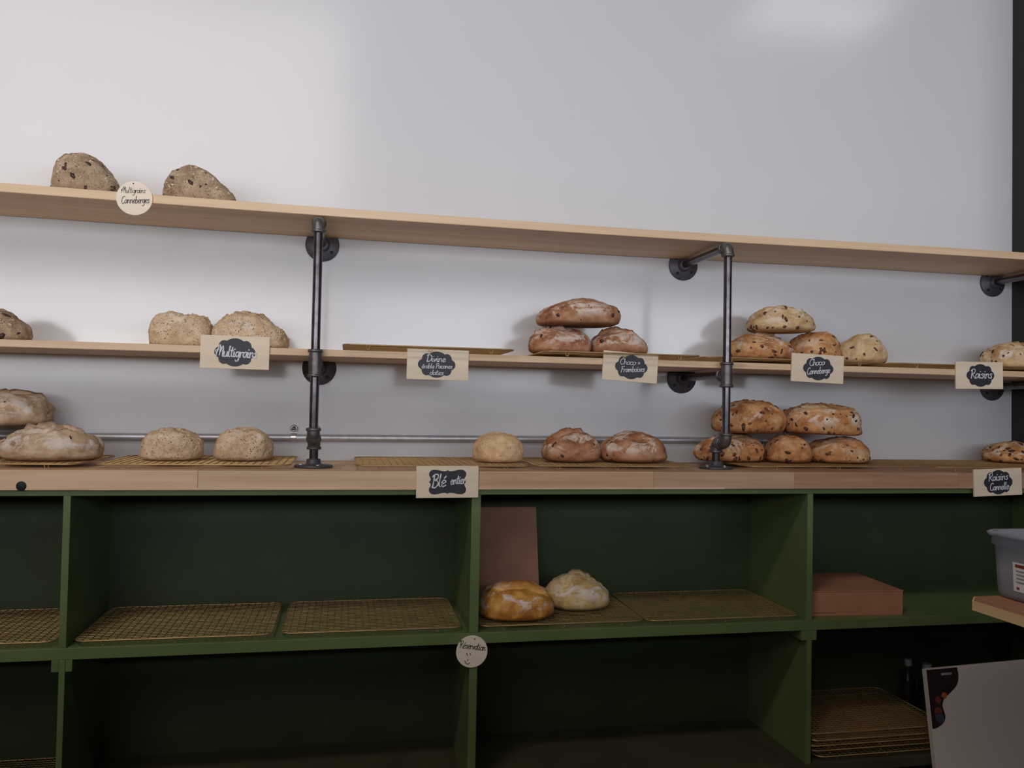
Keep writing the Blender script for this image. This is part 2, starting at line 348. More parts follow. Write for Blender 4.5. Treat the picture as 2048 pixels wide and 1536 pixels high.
# ------------------------------------------------------------------ iron pipe brackets
PR = 0.0106
def fillet(pts, r, n=7):
    out = [Vector(pts[0])]
    for i in range(1, len(pts)-1):
        p = Vector(pts[i]); a = (Vector(pts[i-1]) - p).normalized(); b = (Vector(pts[i+1]) - p).normalized()
        c = p + (a + b) * r
        for k in range(n+1):
            t = k/n*PI/2; out.append(c - b*r*math.cos(t) - a*r*math.sin(t))
    return out + [Vector(pts[-1])]
def collar(mb, c, axis, r=0.0172, h=0.008):
    mb.lathe([(r*0.8, -h/2), (r, -h/2+0.001), (r*1.02, 0), (r, h/2-0.001), (r*0.8, h/2)], c, axis)
def elbow(parent, corner, d1, d2, L=0.026):
    mb = MB(); c = Vector(corner); d1 = Vector(d1); d2 = Vector(d2)
    mb.tube(fillet([c + d1*L, c, c + d2*L], 0.014), 0.0150, 16)
    for d in (d1, d2): collar(mb, c + d*(L-0.003), 'xyz'[[abs(v) > 0.5 for v in d].index(True)])
    return mb.build('elbow', MAT['cast'], parent)
def flange(parent, c, axis, sgn, a0=0.5):
    mb = MB(); r = 0.0452
    mb.lathe([(r-0.002, 0), (r, 0.001*sgn), (r, 0.0045*sgn), (r-0.0015, 0.006*sgn), (0.022, 0.0075*sgn), (0.0175, 0.010*sgn), (0.0168, 0.019*sgn), (0.0150, 0.0205*sgn), (0.0108, 0.0205*sgn)], c, axis, 32)
    f = mb.build('flange', MAT['flange'], parent)
    for k in range(4):
        a = a0 + k*PI/2; q = [math.cos(a)*0.0315, math.sin(a)*0.0315]
        p = (c[0]+q[0], c[1], c[2]+q[1]) if axis == 'y' else (c[0]+q[0], c[1]+q[1], c[2])
        MB().lathe([(0.0046, 0.006*sgn), (0.0046, 0.0078*sgn), (0.003, 0.0085*sgn), (0.0001, 0.0082*sgn)], p, axis, 12).build('screw', MAT['hole'] if axis == 'y' else MAT['zinc'], f)
    return f
def bracket(name, x, label, dx=0.0):
    b = empty(name, (x, 0, 0), label, 'bracket', 'black pipe shelf brackets')
    yp = -0.294; za, zt_ = 1.5045, 1.1690; yb = -0.238; ze = 0.990
    p = lambda *pts: MB().tube(pts, PR, 16).build('pipe', MAT['iron'], b)
    flange(b, (0, -0.0005, za), 'y', -1, 0.9); flange(b, (0, -0.0005, zt_), 'y', -1, 0.75); flange(b, (0, yb, ZC+0.0003), 'z', 1, 0.35)
    p((0, -0.018, za), (0, yp+0.02, za)); p((0, -0.018, zt_), (0, yp+0.02, zt_))
    p((0, yp, za-0.02), (0, yp, zt_+0.028)); p((0, yp, zt_-0.028), (0, yp, ze+0.02)); p((0, yb, ze-0.02), (0, yb, ZC+0.018))
    elbow(b, (0, yp, za), (0, 1, 0), (0, 0, -1))
    t = MB(); t.tube([(0, yp, zt_-0.032), (0, yp, zt_+0.032)], 0.0148, 18); t.tube([(0, yp, zt_), (0, yp+0.03, zt_)], 0.0148, 16)
    for c, ax in (((0, yp, zt_-0.029), 'z'), ((0, yp, zt_+0.029), 'z'), ((0, yp+0.028, zt_), 'y')): collar(t, c, ax)
    t.build('tee', MAT['cast'], b)
    elbow(b, (0, yp, ze), (0, 0, 1), (0, 1, 0), 0.0262); elbow(b, (0, yb, ze), (0, -1, 0), (0, 0, -1), 0.0262)
    return b
bracket('pipe_bracket', 0.001, 'black iron pipe shelf bracket on the left, beside the Multigrains sign')
bracket('pipe_bracket', 1.046, 'black iron pipe shelf bracket in front of the big pile of cranberry loaves')
bracket('pipe_bracket', 2.112, 'black iron pipe shelf bracket next to the black wall, mostly out of frame')

# galvanized conduit along the wall, with its straps
cd = empty('conduit', (0, -0.012, 0.982), 'thin galvanized metal conduit running along the white wall above the worktop', 'pipe')
MB().tube([(-1.95, 0, -0.012), (-0.77, 0, -0.004), (0.09, 0, 0.0), (1.40, 0, 0.006)], 0.0098, 16).build('tube', MAT['zinc'], cd)
def strap(x):
    mb = MB(); mb.box(x-0.0065, x+0.0065, 0.0088, 0.0115, 0.008, 0.0290); mb.lathe([(0.0001, 0.0035), (0.0085, 0.0035), (0.0105, 0.006), (0.0105, 0.0115)], (x, 0, 0.024), 'y', 20)
    arc = [(x, -0.0002-0.0108*math.sin(a), 0.0108*math.cos(a)) for a in [i*PI/10 for i in range(11)]]
    vs = []; 
    for (_, yy, zz) in arc: vs += [(x-0.0065, yy, zz), (x+0.0065, yy, zz), (x+0.0065, yy*1.1-0.0003, zz*1.1), (x-0.0065, yy*1.1-0.0003, zz*1.1)]
    fs = [(i*4+j, i*4+(j+1)%4, i*4+4+(j+1)%4, i*4+4+j) for i in range(10) for j in range(4)]
    mb.add(vs, fs)
    s_ = mb.build('strap', MAT['zinc_bright'], cd)
    MB().lathe([(0.0001, 0.0015), (0.004, 0.0018), (0.0055, 0.0036)], (x, 0, 0.024), 'y', 14).build('screw', MAT['iron'], s_)
strap(-0.061); strap(-0.003)

# ------------------------------------------------------------------ wire cooling racks
def rack_proto(w_, d_, h_):
    """root at the centre of the footprint, feet on z = 0, wires at z = h_"""
    r = empty('cooling_rack', (0,0,0), 'x', 'rack')
    fr = 0.0019; cr = 0.022; pts = []
    for cx, cy, a0 in ((w_/2-cr, d_/2-cr, 0), (-w_/2+cr, d_/2-cr, 1), (-w_/2+cr, -d_/2+cr, 2), (w_/2-cr, -d_/2+cr, 3)):
        for k in range(6):
            a = (a0 + k/5)*PI/2; pts.append((cx+cr*math.cos(a), cy+cr*math.sin(a), h_-fr))
    MB().tube(pts, fr, 6, closed=True).build('frame', MAT['brass'], r)
    g = MB(); wr = 0.00085; n = int(w_/0.0165); m = int(d_/0.0128)
    for i in range(1, n):
        x = -w_/2 + w_*i/n; e = d_/2-0.001; e -= max(0, cr - (w_/2-abs(x)))*0.4
        g.tube([(x, -e, h_-fr+0.0012), (x, e, h_-fr+0.0012)], wr, 5, cap=False)
    for j in range(1, m):
        y = -d_/2 + d_*j/m; e = w_/2-0.001; e -= max(0, cr - (d_/2-abs(y)))*0.4
        g.tube([(-e, y, h_-fr-0.0004), (e, y, h_-fr-0.0004)], wr, 5, cap=False)
    tag(g.build('wire_grid', MAT['brass'], r), kind='stuff')
    for fx in (-0.36, 0, 0.36):
        for fy in (-1, 1):
            x = fx*w_; y = fy*(d_/2-0.006); u = [(x-0.0045, y, h_-fr-0.001), (x-0.003, y, 0.0025), (x, y, 0.0010), (x+0.003, y, 0.0025), (x+0.0045, y, h_-fr-0.001)]
            MB().tube(u, 0.0010, 6).build('foot', MAT['brass'], r)
    return r
HR = 0.014
RP = {'s': rack_proto(0.415, 0.298, HR), 'l': rack_proto(0.53, 0.266, HR)}
used = set()
def rack(kind, x, y, z, label, group, rz=0.0, tilt=0.0):
    o = RP[kind] if kind not in used else copy_tree(RP[kind]); used.add(kind)
    o.location = (x, y, z); o.rotation_euler = (tilt, 0, rz); tag(o, label, 'rack', group); return o
G1, G2, G3 = 'brass wire racks on the middle shelf', 'brass wire racks on the worktop', 'brass wire racks in the green unit'
rack('s', 0.272, -0.150, ZM, 'empty brass wire cooling rack behind the Divine sign', G1)
rack('s', 0.768, -0.150, ZM, 'brass wire cooling rack under the three stacked chocolate loaves', G1, -0.02)
rack('l', 1.262, -0.140, ZM, 'brass wire cooling rack under the three stacked loaves and one single pale loaf', G1)
rack('l', 1.820, -0.140, ZM, 'brass wire cooling rack behind the Raisins sign', G1)
rack('s', -0.705, -0.178, ZC, 'brass wire cooling rack under the large floured loaf at far left of the worktop', G2, -0.03)
rack('s', -0.256, -0.180, ZC, 'brass wire cooling rack under the pair of beige multigrain loaves', G2)
rack('s', 0.308, -0.184, ZC, 'brass wire cooling rack under the single round yellow loaf', G2)
rack('s', 0.745, -0.178, ZC, 'brass wire cooling rack under the two brown chocolate loaves on the worktop', G2, -0.03)
rack('l', 1.366, -0.170, ZC, 'brass wire cooling rack under the five stacked cranberry loaves', G2, 0.05)
rack('s', 1.868, -0.165, ZC, 'nearly empty brass wire cooling rack behind the Raisins Cannelle sign', G2)
YR = -0.176
rack('s', -0.742, YR, ZS1, 'brass wire cooling rack in the upper leftmost cubby of the green unit', G3)
rack('s', -0.286, YR-0.004, ZS1, 'empty brass wire rack on the left of the two in the big empty upper cubby', G3, 0.0)
rack('s', 0.150, YR, ZS1, 'empty brass wire rack on the right of the two in the big empty upper cubby', G3, 0.0)
rack('s', 0.610, YR, ZS1, 'brass wire rack under the golden loaf and the paper bag', G3, 0.0)
rack('s', 1.035, YR-0.004, ZS1, 'empty brass wire rack beside the golden loaf rack', G3, 0.0)
rack('s', -0.742, YR, ZB1, 'brass wire rack low in the bottom left corner cubby', G3)
for k, (dx, dy) in enumerate(((0.022, 0.0), (0.004, 0.004), (-0.002, 0.0), (0.003, -0.003), (0.0, 0.006))):
    rack('s', 1.485+dx, YR+dy, ZB1 + k*(HR+0.0006), ['lowest', 'second lowest', 'middle', 'second highest', 'topmost'][k] + ' brass wire rack in the dark stack beside the white canvas', 'stacked racks in the lower right cubby')

# ------------------------------------------------------------------ handwriting strokes
GL = {  # glyph: (advance, strokes); x-height .5, cap 1
 'a': (.50, [[(.42,.40),(.27,.50),(.10,.40),(.05,.20),(.15,.02),(.30,.10),(.42,.36)], [(.43,.50),(.42,.15),(.52,.02)]]),
 'b': (.48, [[(.08,1.0),(.07,.5),(.08,.05),(.25,.0),(.40,.15),(.38,.40),(.22,.48),(.09,.30)]]),
 'c': (.44, [[(.40,.42),(.25,.50),(.08,.38),(.06,.15),(.20,.0),(.42,.10)]]),
 'd': (.52, [[(.40,.40),(.25,.50),(.08,.38),(.06,.15),(.18,.0),(.34,.10),(.42,.35)], [(.44,1.0),(.42,.3),(.52,.02)]]),
 'e': (.46, [[(.06,.22),(.30,.28),(.40,.40),(.25,.50),(.10,.40),(.06,.18),(.20,.0),(.44,.10)]]),
 'g': (.50, [[(.42,.40),(.27,.50),(.10,.40),(.05,.20),(.15,.04),(.30,.12),(.42,.40)], [(.43,.50),(.42,.0),(.38,-.30),(.20,-.38),(.06,-.25)]]),
 'h': (.50, [[(.10,1.0),(.08,.4),(.08,.0)], [(.08,.25),(.22,.48),(.36,.42),(.38,.15),(.48,.02)]]),
 'i': (.24, [[(.08,.48),(.08,.12),(.20,.02)], [(.10,.70),(.12,.74)]]),
 'l': (.26, [[(.12,1.0),(.08,.5),(.08,.10),(.22,.02)]]),
 'm': (.72, [[(.05,.48),(.07,.0)], [(.07,.28),(.20,.48),(.30,.40),(.32,.0)], [(.32,.28),(.46,.48),(.57,.40),(.58,.12),(.70,.02)]]),
 'n': (.52, [[(.06,.48),(.08,.0)], [(.08,.28),(.22,.48),(.36,.42),(.38,.14),(.50,.02)]]),
 'o': (.48, [[(.26,.50),(.10,.42),(.05,.22),(.16,.02),(.34,.06),(.42,.26),(.36,.44),(.24,.50)], [(.34,.46),(.50,.42)]]),
 'r': (.38, [[(.06,.48),(.08,.0)], [(.08,.28),(.20,.46),(.36,.44)]]),
 's': (.40, [[(.34,.44),(.20,.50),(.10,.40),(.22,.28),(.32,.14),(.18,.0),(.03,.08)]]),
 't': (.34, [[(.16,.90),(.12,.3),(.16,.05),(.32,.05)], [(.0,.58),(.30,.62)]]),
 'u': (.52, [[(.06,.48),(.06,.15),(.18,.0),(.34,.10),(.40,.46)], [(.41,.48),(.40,.12),(.50,.02)]]),
 'v': (.44, [[(.05,.48),(.18,.02),(.38,.48)]]),
 'B': (.66, [[(.18,.95),(.16,.4),(.12,-.02)], [(.02,.80),(.25,1.0),(.50,.92),(.48,.66),(.22,.54),(.50,.46),(.58,.20),(.34,-.06),(.05,.02)]]),
 'C': (.60, [[(.54,.85),(.38,1.0),(.14,.80),(.06,.40),(.18,.05),(.40,.0),(.58,.16)]]),
 'D': (.66, [[(.16,.95),(.12,.0)], [(.0,.86),(.30,1.0),(.58,.75),(.58,.30),(.35,.02),(.06,.02)]]),
 'F': (.54, [[(.16,.95),(.12,.4),(.08,-.05)], [(.05,.98),(.30,.94),(.54,1.0)], [(.12,.52),(.42,.54)]]),
 'M': (.92, [[(-.02,.45),(.06,.60),(.10,.30),(.10,.02)], [(.10,.30),(.28,.90),(.40,1.05),(.46,.80),(.44,.10)], [(.46,.40),(.62,.85),(.72,.95),(.76,.70),(.76,.10),(.88,.02)]]),
 'P': (.56, [[(.16,.95),(.12,.0)], [(.02,.85),(.28,1.0),(.52,.88),(.46,.58),(.14,.48)]]),
 'R': (.64, [[(.16,.95),(.10,-.02)], [(.0,.80),(.26,1.0),(.50,.90),(.44,.58),(.16,.48)], [(.20,.48),(.38,.20),(.62,-.02)]]),
 '+': (.44, [[(.20,.55),(.20,.10)], [(.02,.34),(.40,.34)]]),
 ' ': (.30, []),
}
GL['é'] = (GL['e'][0], GL['e'][1] + [[(.22,.64),(.36,.80)]])
def cat(pts, n=5):
    if len(pts) < 3: return [Vector((p[0], p[1])) for p in pts]
    P = [Vector((p[0], p[1])) for p in pts]; P = [P[0]*2-P[1]] + P + [P[-1]*2-P[-2]]; out = []
    for i in range(1, len(P)-2):
        for k in range(n):
            t = k/n; a, b, c, d = P[i-1:i+3]
            out.append(0.5*((2*b) + (c-a)*t + (2*a-5*b+4*c-d)*t*t + (3*b-a-3*c+d)*t**3))
    return out + [P[-2]]
def strokes_of(text):
    x = 0; out = []
    for ch in text:
        adv, st = GL[ch]
        out += [[(px+x, py) for px, py in s_] for s_ in st]; x += adv*0.92
    return out, x
def ribbon(mb, pts, wd, y0, y1):
    """flat raised marker stroke in the xz plane, from y0 (on the label) out to y1"""
    m = len(pts); L, Rr = [], []
    for i, p in enumerate(pts):
        t = (pts[min(i+1, m-1)] - pts[max(i-1, 0)])
        if t.length < 1e-9: t = Vector((1, 0))
        t.normalize(); nrm = Vector((-t.y, t.x)); hw = wd*(0.5 + 0.12*math.sin(i*0.9))
        e = t*hw*0.6*(-1 if i == 0 else (1 if i == m-1 else 0))
        L.append(p + nrm*hw + e); Rr.append(p - nrm*hw + e)
    vs = []
    for a, b in zip(L, Rr): vs += [(a.x, y1, a.y), (b.x, y1, b.y), (b.x, y0, b.y), (a.x, y0, a.y)]
    fs = [(i*4+j, i*4+(j+1)%4, i*4+4+(j+1)%4, i*4+4+j) for i in range(m-1) for j in range(4)] + [(0,1,2,3), ((m-1)*4+3, (m-1)*4+2, (m-1)*4+1, (m-1)*4)]
    mb.add(vs, fs)
def write(lines, y0, mat, parent, extra=()):
    """lines: (text, x0, baseline z, width, height, stroke, slope)"""
    mb = MB(); q = 0
    for text, x0, z0, wd, ht, sw, slope in lines:
        st, tw = strokes_of(text); sx = wd/tw
        for s_ in st:
            pts = cat([(x0 + px*sx + py*ht*0.12, z0 + py*ht + (px*sx)*slope) for px, py in s_])
            q += 1; ribbon(mb, pts, sw*0.82, y0+0.0002, y0-0.0004-0.000012*q)
    for pl, sw in extra: ribbon(mb, cat(pl), sw, y0+0.0002, y0-0.0005)
    return mb.build('lettering', mat, parent)
def cloud(w_, h_):   # scalloped label outline
    cs = [(0, 0, 1.0, 1.0), (.78, .42, .40, .42), (-.78, .42, .40, .42), (1.06, 0, .42, .40), (-1.06, 0, .42, .40), (.78, -.42, .40, .42), (-.78, -.42, .40, .42)]
    out = []
    for k in range(96):
        a = 2*PI*k/96; best = 0
        for r in np.linspace(0, 1.6, 161):
            px, py = r*math.cos(a), r*math.sin(a)
            if any(((px-cx)/rx)**2 + ((py-cy)/ry)**2 <= 1 for cx, cy, rx, ry in cs): best = r
        out.append((best*math.cos(a)*w_/2/1.48, best*math.sin(a)*h_/2))
    return out
def bracket_outline(w_, h_):   # label with bracket-shaped sides
    q = [(1.0,.0),(.93,.10),(.90,.22),(.93,.36),(.99,.50),(1.0,.68),(.96,.84),(.86,.96),(.72,1.0),(.52,.97),(.34,.90),(.16,.87),(.05,.90),(.0,.97)]
    pts = q + [(-x, z) for x, z in q[::-1][1:]] + [(-x, -z) for x, z in q[1:]] + [(x, -z) for x, z in q[::-1][1:-1]]
    return [(x*w_/2, z*h_/2) for x, z in pts]
def plate(outline, y0, y1):
    n = len(outline); vs = [(x, y0, z) for x, z in outline] + [(x, y1, z) for x, z in outline]
    return MB().add(vs, [tuple(range(n)), tuple(range(2*n-1, n-1, -1))] + [(i, (i+1)%n, n+(i+1)%n, n+i) for i in range(n)])
def sign(x, z, yf, w_, h_, rot, lines, label, outline='cloud', lab=(0.090, 0.060), off=(0,0), th=0.005):
    """small wooden board standing against a shelf edge whose face is at yf"""
    s_ = empty('product_sign', (x, yf-0.0004, z), label, 'sign', 'wooden product signs on the shelf edges', (0, math.radians(rot), 0))
    MB().bevbox(-w_/2, w_/2, -th, 0, -h_/2, h_/2, 0.0005).build('board', MAT['sign_wood'], s_)
    ol = cloud(*lab) if outline == 'cloud' else bracket_outline(*lab)
    ol = [(a+off[0], b+off[1]) for a, b in ol]
    c = plate(ol, -th+0.0002, -th-0.0007).build('chalkboard_label', MAT['slate'], s_)
    write([(t, a+off[0], b+off[1], c_, d, e, f) for t, a, b, c_, d, e, f in lines], -th-0.0007, MAT['chalk'], c)
    return s_
sign(-0.182, 1.1900, -SD, 0.154, 0.0770, 0.3, [('Multigrains', -.044, -.010, .093, .025, .0034, -0.02)], 'wooden sign with black cloud label reading Multigrains', lab=(0.092, 0.066))
sign(0.2925, 1.1750, -SD, 0.151, 0.0745, 0.3, [('Divine', -.026, .007, .047, .017, .0023, 0.0), ('érable Pacanes', -.037, -.010, .075, .012, .0016, 0.02), ('dates', -.017, -.025, .034, .012, .0015, 0.0)], 'wooden sign with black cloud label whose top line reads Divine', lab=(0.092, 0.064), off=(-.003, 0))
sign(0.788, 1.1830, -SD, 0.148, 0.0745, 3.2, [('Choco +', -.032, .005, .055, .015, .0018, 0.03), ('Framboises', -.028, -.015, .064, .015, .0018, 0.10)], 'tilted wooden sign with black cloud label reading Choco and Framboises', lab=(0.088, 0.062), off=(.002, 0))
sign(1.3195, 1.1940, -SD, 0.155, 0.0760, 1.6, [('Choco', -.028, .006, .045, .018, .0021, 0.10), ('Canneberge', -.034, -.018, .068, .018, .0021, 0.12)], 'wooden sign with black cloud label reading Choco and Canneberge', lab=(0.090, 0.064), off=(.001, 0))
sign(1.8240, 1.1885, -SD, 0.153, 0.0765, -1.0, [('Raisins', -.033, -.008, .070, .026, .0028, 0.0)], 'wooden sign with black cloud label reading only Raisins', lab=(0.090, 0.064), off=(.002, 0))
sign(0.3135, 0.8955, -CD, 0.147, 0.0745, -0.3, [('Blé', -.039, -.012, .034, .030, .0032, 0.05), ('entier', .006, -.006, .036, .021, .0026, 0.08)], 'wooden sign on the worktop edge with black bracket-shaped label reading Blé entier', 'bracket', (0.088, 0.058))
sign(1.8200, 0.8950, -CD, 0.151, 0.0735, -2.0, [('Raisins', -.032, .004, .062, .021, .0024, 0.04), ('Cannelle', -.028, -.022, .060, .020, .0024, 0.04)], 'wooden sign on the worktop edge with black cloud label reading Raisins Cannelle', lab=(0.090, 0.066))
def round_tag(name, x, z, yf, r, lines, label, extra=(), hole=(0, .8), rot=0):
    t = empty(name, (x, yf-0.0004, z), label, 'sign', None, (0, math.radians(rot), 0))
    MB().lathe([(r-0.0006, 0), (r, -0.0006), (r, -0.0026), (r-0.0006, -0.0032)], (0,0,0), 'y', 64).build('disc', MAT['tag_wood'], t)
    MB().lathe([(0.0001, -0.0036), (0.0016, -0.0036), (0.0018, -0.003)], (hole[0]*r, 0, hole[1]*r), 'y', 10).build('pin', MAT['hole'], t)
    write(lines, -0.0032, MAT['ink'], t, extra); return t
round_tag('round_tag', -0.4115, 1.5365, -SD, 0.0392, [('Multigrains', -.029, .010, .052, .014, .0011, 0.06), ('Canneberges', -.028, -.014, .060, .017, .0013, 0.08)],
          'round pale wooden tag on the top shelf edge between the two loaves', hole=(-.08, .86))
round_tag('round_tag', 0.3815, 0.4925, -FD, 0.0378, [('Réservation', -.030, .011, .062, .017, .0017, -0.17)],
          'round wooden tag reading Réservation with a smiley on the green unit', (([(-.0125,-.003),(-.0105,-.0085)], .0016), ([(-.0045,-.003),(-.0035,-.007)], .0015), ([(-.0095,-.017),(-.0100,-.021)], .0012), ([(-.0165,-.021),(-.0135,-.027),(-.009,-.0285),(-.004,-.0255)], .0016)), (0.17, .78))

# ------------------------------------------------------------------ loaves
def sm(a, b, x):
    t = max(0.0, min(1.0, (x-a)/(b-a))); return t*t*(3-2*t)
_ico = bmesh.new(); bmesh.ops.create_icosphere(_ico, subdivisions=5, radius=1.0); _ico.verts.index_update()
ICO_V = [v.co.normalized() for v in _ico.verts]; ICO_F = [tuple(v.index for v in f.verts) for f in _ico.faces]; _ico.free()
_i1 = bmesh.new(); bmesh.ops.create_icosphere(_i1, subdivisions=1, radius=1.0); _i1.verts.index_update()
I1V = [v.co.copy() for v in _i1.verts]; I1F = [tuple(v.index for v in f.verts) for f in _i1.faces]; _i1.free()
def loaf(name, label, loc, L, W, H, kind, seed, rz=0.0, group=None, e=2.3, lump=1.0, torn=0.0, tail=0.0, tailx=1, score=(), fruit=0, fruit_mat='fruit_dark', fsize=0.0055,
         seeds=0, flour=1.0, bake=0.5, dent=(), tilt=(0, 0), lean=0.0):
    """one baked loaf: rounded dome with flat base, torn crown, slashes (score) and lumps; x along its length"""
    S = Vector((seed*7.31, seed*3.77, seed*5.13)); zb = 0.34
    vs = []; cutA = []; flA = []; bkA = []; nz = noise.noise
    for n in ICO_V:
        k = (abs(n.x)**e + abs(n.y)**e + abs(n.z)**e) ** (-1/e); p = n*k
        pz = p.z if p.z > 0 else -zb*(1-(1+max(p.z, -1))**2.2)
        q = p*1.0
        hz = (pz + zb)/(1+zb)
        x, y, z = p.x, p.y, hz
        tx = p.x*tailx
        if tail: z *= 1 - tail*sm(-0.25, 1.05, tx)**1.3
        for (dx_, dw, dd) in dent: z -= dd*math.exp(-((p.x-dx_)/dw)**2)*sm(0.3, 0.9, hz)
        x += lean*(hz-0.3)*0.5
        up = sm(0.12, 0.4, hz)
        d = lump*(0.085*nz(q*1.4+S) + 0.045*nz(q*3.4+S*1.3) + 0.028*nz(q*8+S) + 0.018*nz(q*17+S) + 0.010*nz(q*33+S))*(0.35+0.65*up)
        cut = 0.0; bk = 0.0
        if torn:
            tp = sm(0.62, 0.92, hz); rg = abs(nz(q*2.6+S*0.7)); rg2 = abs(nz(q*6.5+S*1.9))
            d += torn*tp*(0.17*(0.30-rg) + 0.10*(0.28-rg2) + 0.03*nz(q*17+S)); cut = max(cut, tp*sm(0.10, 0.35, rg)*0.5)
        for (oy, sl, lip, grv, x0, x1) in score:
            qq = p.y - oy - sl*p.x + 0.05*nz(q*4+S); lim = sm(x0-0.12, x0+0.1, p.x)*(1-sm(x1-0.1, x1+0.12, p.x))*sm(0.30, 0.5, hz)
            d += lim*(lip*math.exp(-((qq-0.10)/0.075)**2)*(1+0.5*nz(q*6+S)) - grv*math.exp(-((qq+0.04)/0.09)**2))
            cut = max(cut, 0.75*lim*math.exp(-((qq+0.06)/0.13)**2)); bk = max(bk, 0.8*lim*math.exp(-((qq-0.10)/0.045)**2))
        nd = Vector((p.x, p.y, max(0, pz)*1.1)).normalized()
        x += nd.x*d; y += nd.y*d; z = max(0.0, z + nd.z*d*1.25)
        vs.append((x*L/2, y*W/2, z*H)); cutA.append(cut)
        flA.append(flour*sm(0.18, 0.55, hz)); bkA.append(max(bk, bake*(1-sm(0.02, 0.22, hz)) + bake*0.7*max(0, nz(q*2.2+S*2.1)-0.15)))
    V = np.array(vs); V[:, 2] -= V[:, 2].min()
    mn, mx = V.min(0), V.max(0); ext = mx-mn
    V[:, 0] = (V[:, 0]-(mn[0]+mx[0])/2)*L/ext[0]; V[:, 1] = (V[:, 1]-(mn[1]+mx[1])/2)*W/ext[1]; V[:, 2] *= H/ext[2]
    me = bpy.data.meshes.new('loaf'); me.from_pydata(V.tolist(), [], ICO_F)
    me.polygons.foreach_set('use_smooth', [True]*len(ICO_F)); me.materials.append(CR[kind])
    for an, arr in (('cut', cutA), ('flour', flA), ('bake', bkA)):
        a = me.attributes.new(an, 'FLOAT', 'POINT'); a.data.foreach_set('value', arr)
    me.update()
    root = empty(name, loc, label, 'bread', group, (tilt[0], tilt[1], rz))
    b = bpy.data.objects.new('crust', me); COL.objects.link(b); b.parent = root
    rn = random.Random(seed*13+1); nrm = [v.normal.copy() for v in me.vertices]
    def bits(part, count, mat, size, flat, sink, zmin):
        mb = MB(); tries = 0; got = 0
        while got < count and tries < count*40:
            tries += 1; i = rn.randrange(len(V))
            if V[i, 2] < zmin*H: continue
            N = nrm[i]; s_ = size*rn.choice((0.5, 0.7, 0.85, 1.0, 1.25))*rn.uniform(0.85, 1.15); T = N.orthogonal().normalized(); T.rotate(Matrix.Rotation(rn.uniform(0, 2*PI), 3, N)); B = N.cross(T)
            el = rn.uniform(1.0, 1.9); o = Vector(V[i]) - N*s_*sink*flat
            mb.add([o + (T*v.x*el*rn.uniform(0.8, 1.15) + B*v.y*rn.uniform(0.65, 1.1) + N*v.z*flat*rn.uniform(0.7, 1.2))*s_ for v in I1V], I1F, True); got += 1
        return tag(mb.build(part, MAT[mat], root), kind='stuff')
    if fruit: bits('dried_fruit', fruit, fruit_mat, fsize, 0.55, 0.45, 0.05)
    if seeds: bits('oat_flakes', seeds, 'oat', 0.0028, 0.35, 0.1, 0.25); bits('seeds', seeds//3, 'seed', 0.0017, 0.6, 0.1, 0.2)
    return root
GB = 'loaves on the shelves'
# top shelf
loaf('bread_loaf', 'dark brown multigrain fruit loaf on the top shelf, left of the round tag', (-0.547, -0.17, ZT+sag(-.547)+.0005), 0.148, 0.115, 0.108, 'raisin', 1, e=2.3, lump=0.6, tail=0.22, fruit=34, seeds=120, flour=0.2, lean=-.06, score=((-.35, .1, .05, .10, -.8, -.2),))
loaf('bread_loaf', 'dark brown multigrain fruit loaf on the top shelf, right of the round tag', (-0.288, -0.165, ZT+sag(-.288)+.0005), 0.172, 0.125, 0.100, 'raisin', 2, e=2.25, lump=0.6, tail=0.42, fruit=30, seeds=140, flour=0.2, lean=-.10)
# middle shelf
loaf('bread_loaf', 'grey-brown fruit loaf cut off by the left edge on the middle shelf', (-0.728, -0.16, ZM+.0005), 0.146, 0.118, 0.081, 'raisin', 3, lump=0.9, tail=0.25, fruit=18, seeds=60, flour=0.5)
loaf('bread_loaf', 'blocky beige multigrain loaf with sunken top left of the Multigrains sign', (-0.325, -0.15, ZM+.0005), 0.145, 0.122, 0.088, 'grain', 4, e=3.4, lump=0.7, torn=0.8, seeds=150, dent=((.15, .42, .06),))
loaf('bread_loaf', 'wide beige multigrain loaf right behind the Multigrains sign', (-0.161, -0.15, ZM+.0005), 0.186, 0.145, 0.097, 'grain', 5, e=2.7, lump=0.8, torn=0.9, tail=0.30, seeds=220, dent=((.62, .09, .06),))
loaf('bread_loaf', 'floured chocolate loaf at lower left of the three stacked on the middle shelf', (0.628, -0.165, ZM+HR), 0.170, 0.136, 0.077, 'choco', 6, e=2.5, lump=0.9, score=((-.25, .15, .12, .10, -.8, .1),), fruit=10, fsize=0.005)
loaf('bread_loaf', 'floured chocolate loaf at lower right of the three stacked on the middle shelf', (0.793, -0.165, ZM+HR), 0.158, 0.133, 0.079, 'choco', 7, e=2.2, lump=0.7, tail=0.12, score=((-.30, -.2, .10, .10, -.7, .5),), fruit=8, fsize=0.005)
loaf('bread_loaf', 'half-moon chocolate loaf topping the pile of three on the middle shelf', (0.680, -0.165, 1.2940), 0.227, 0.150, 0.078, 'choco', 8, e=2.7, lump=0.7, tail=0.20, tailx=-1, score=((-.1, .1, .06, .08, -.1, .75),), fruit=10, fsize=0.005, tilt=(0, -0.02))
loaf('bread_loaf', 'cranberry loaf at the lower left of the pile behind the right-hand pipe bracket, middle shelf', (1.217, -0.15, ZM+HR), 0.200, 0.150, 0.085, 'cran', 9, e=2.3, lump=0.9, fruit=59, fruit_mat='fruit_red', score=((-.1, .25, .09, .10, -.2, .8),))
loaf('bread_loaf', 'cranberry loaf above the Choco Canneberge sign, lower right of the pile', (1.388, -0.15, ZM+HR), 0.150, 0.138, 0.089, 'cran', 10, e=2.2, lump=0.9, fruit=45, fruit_mat='fruit_red', flour=0.5)
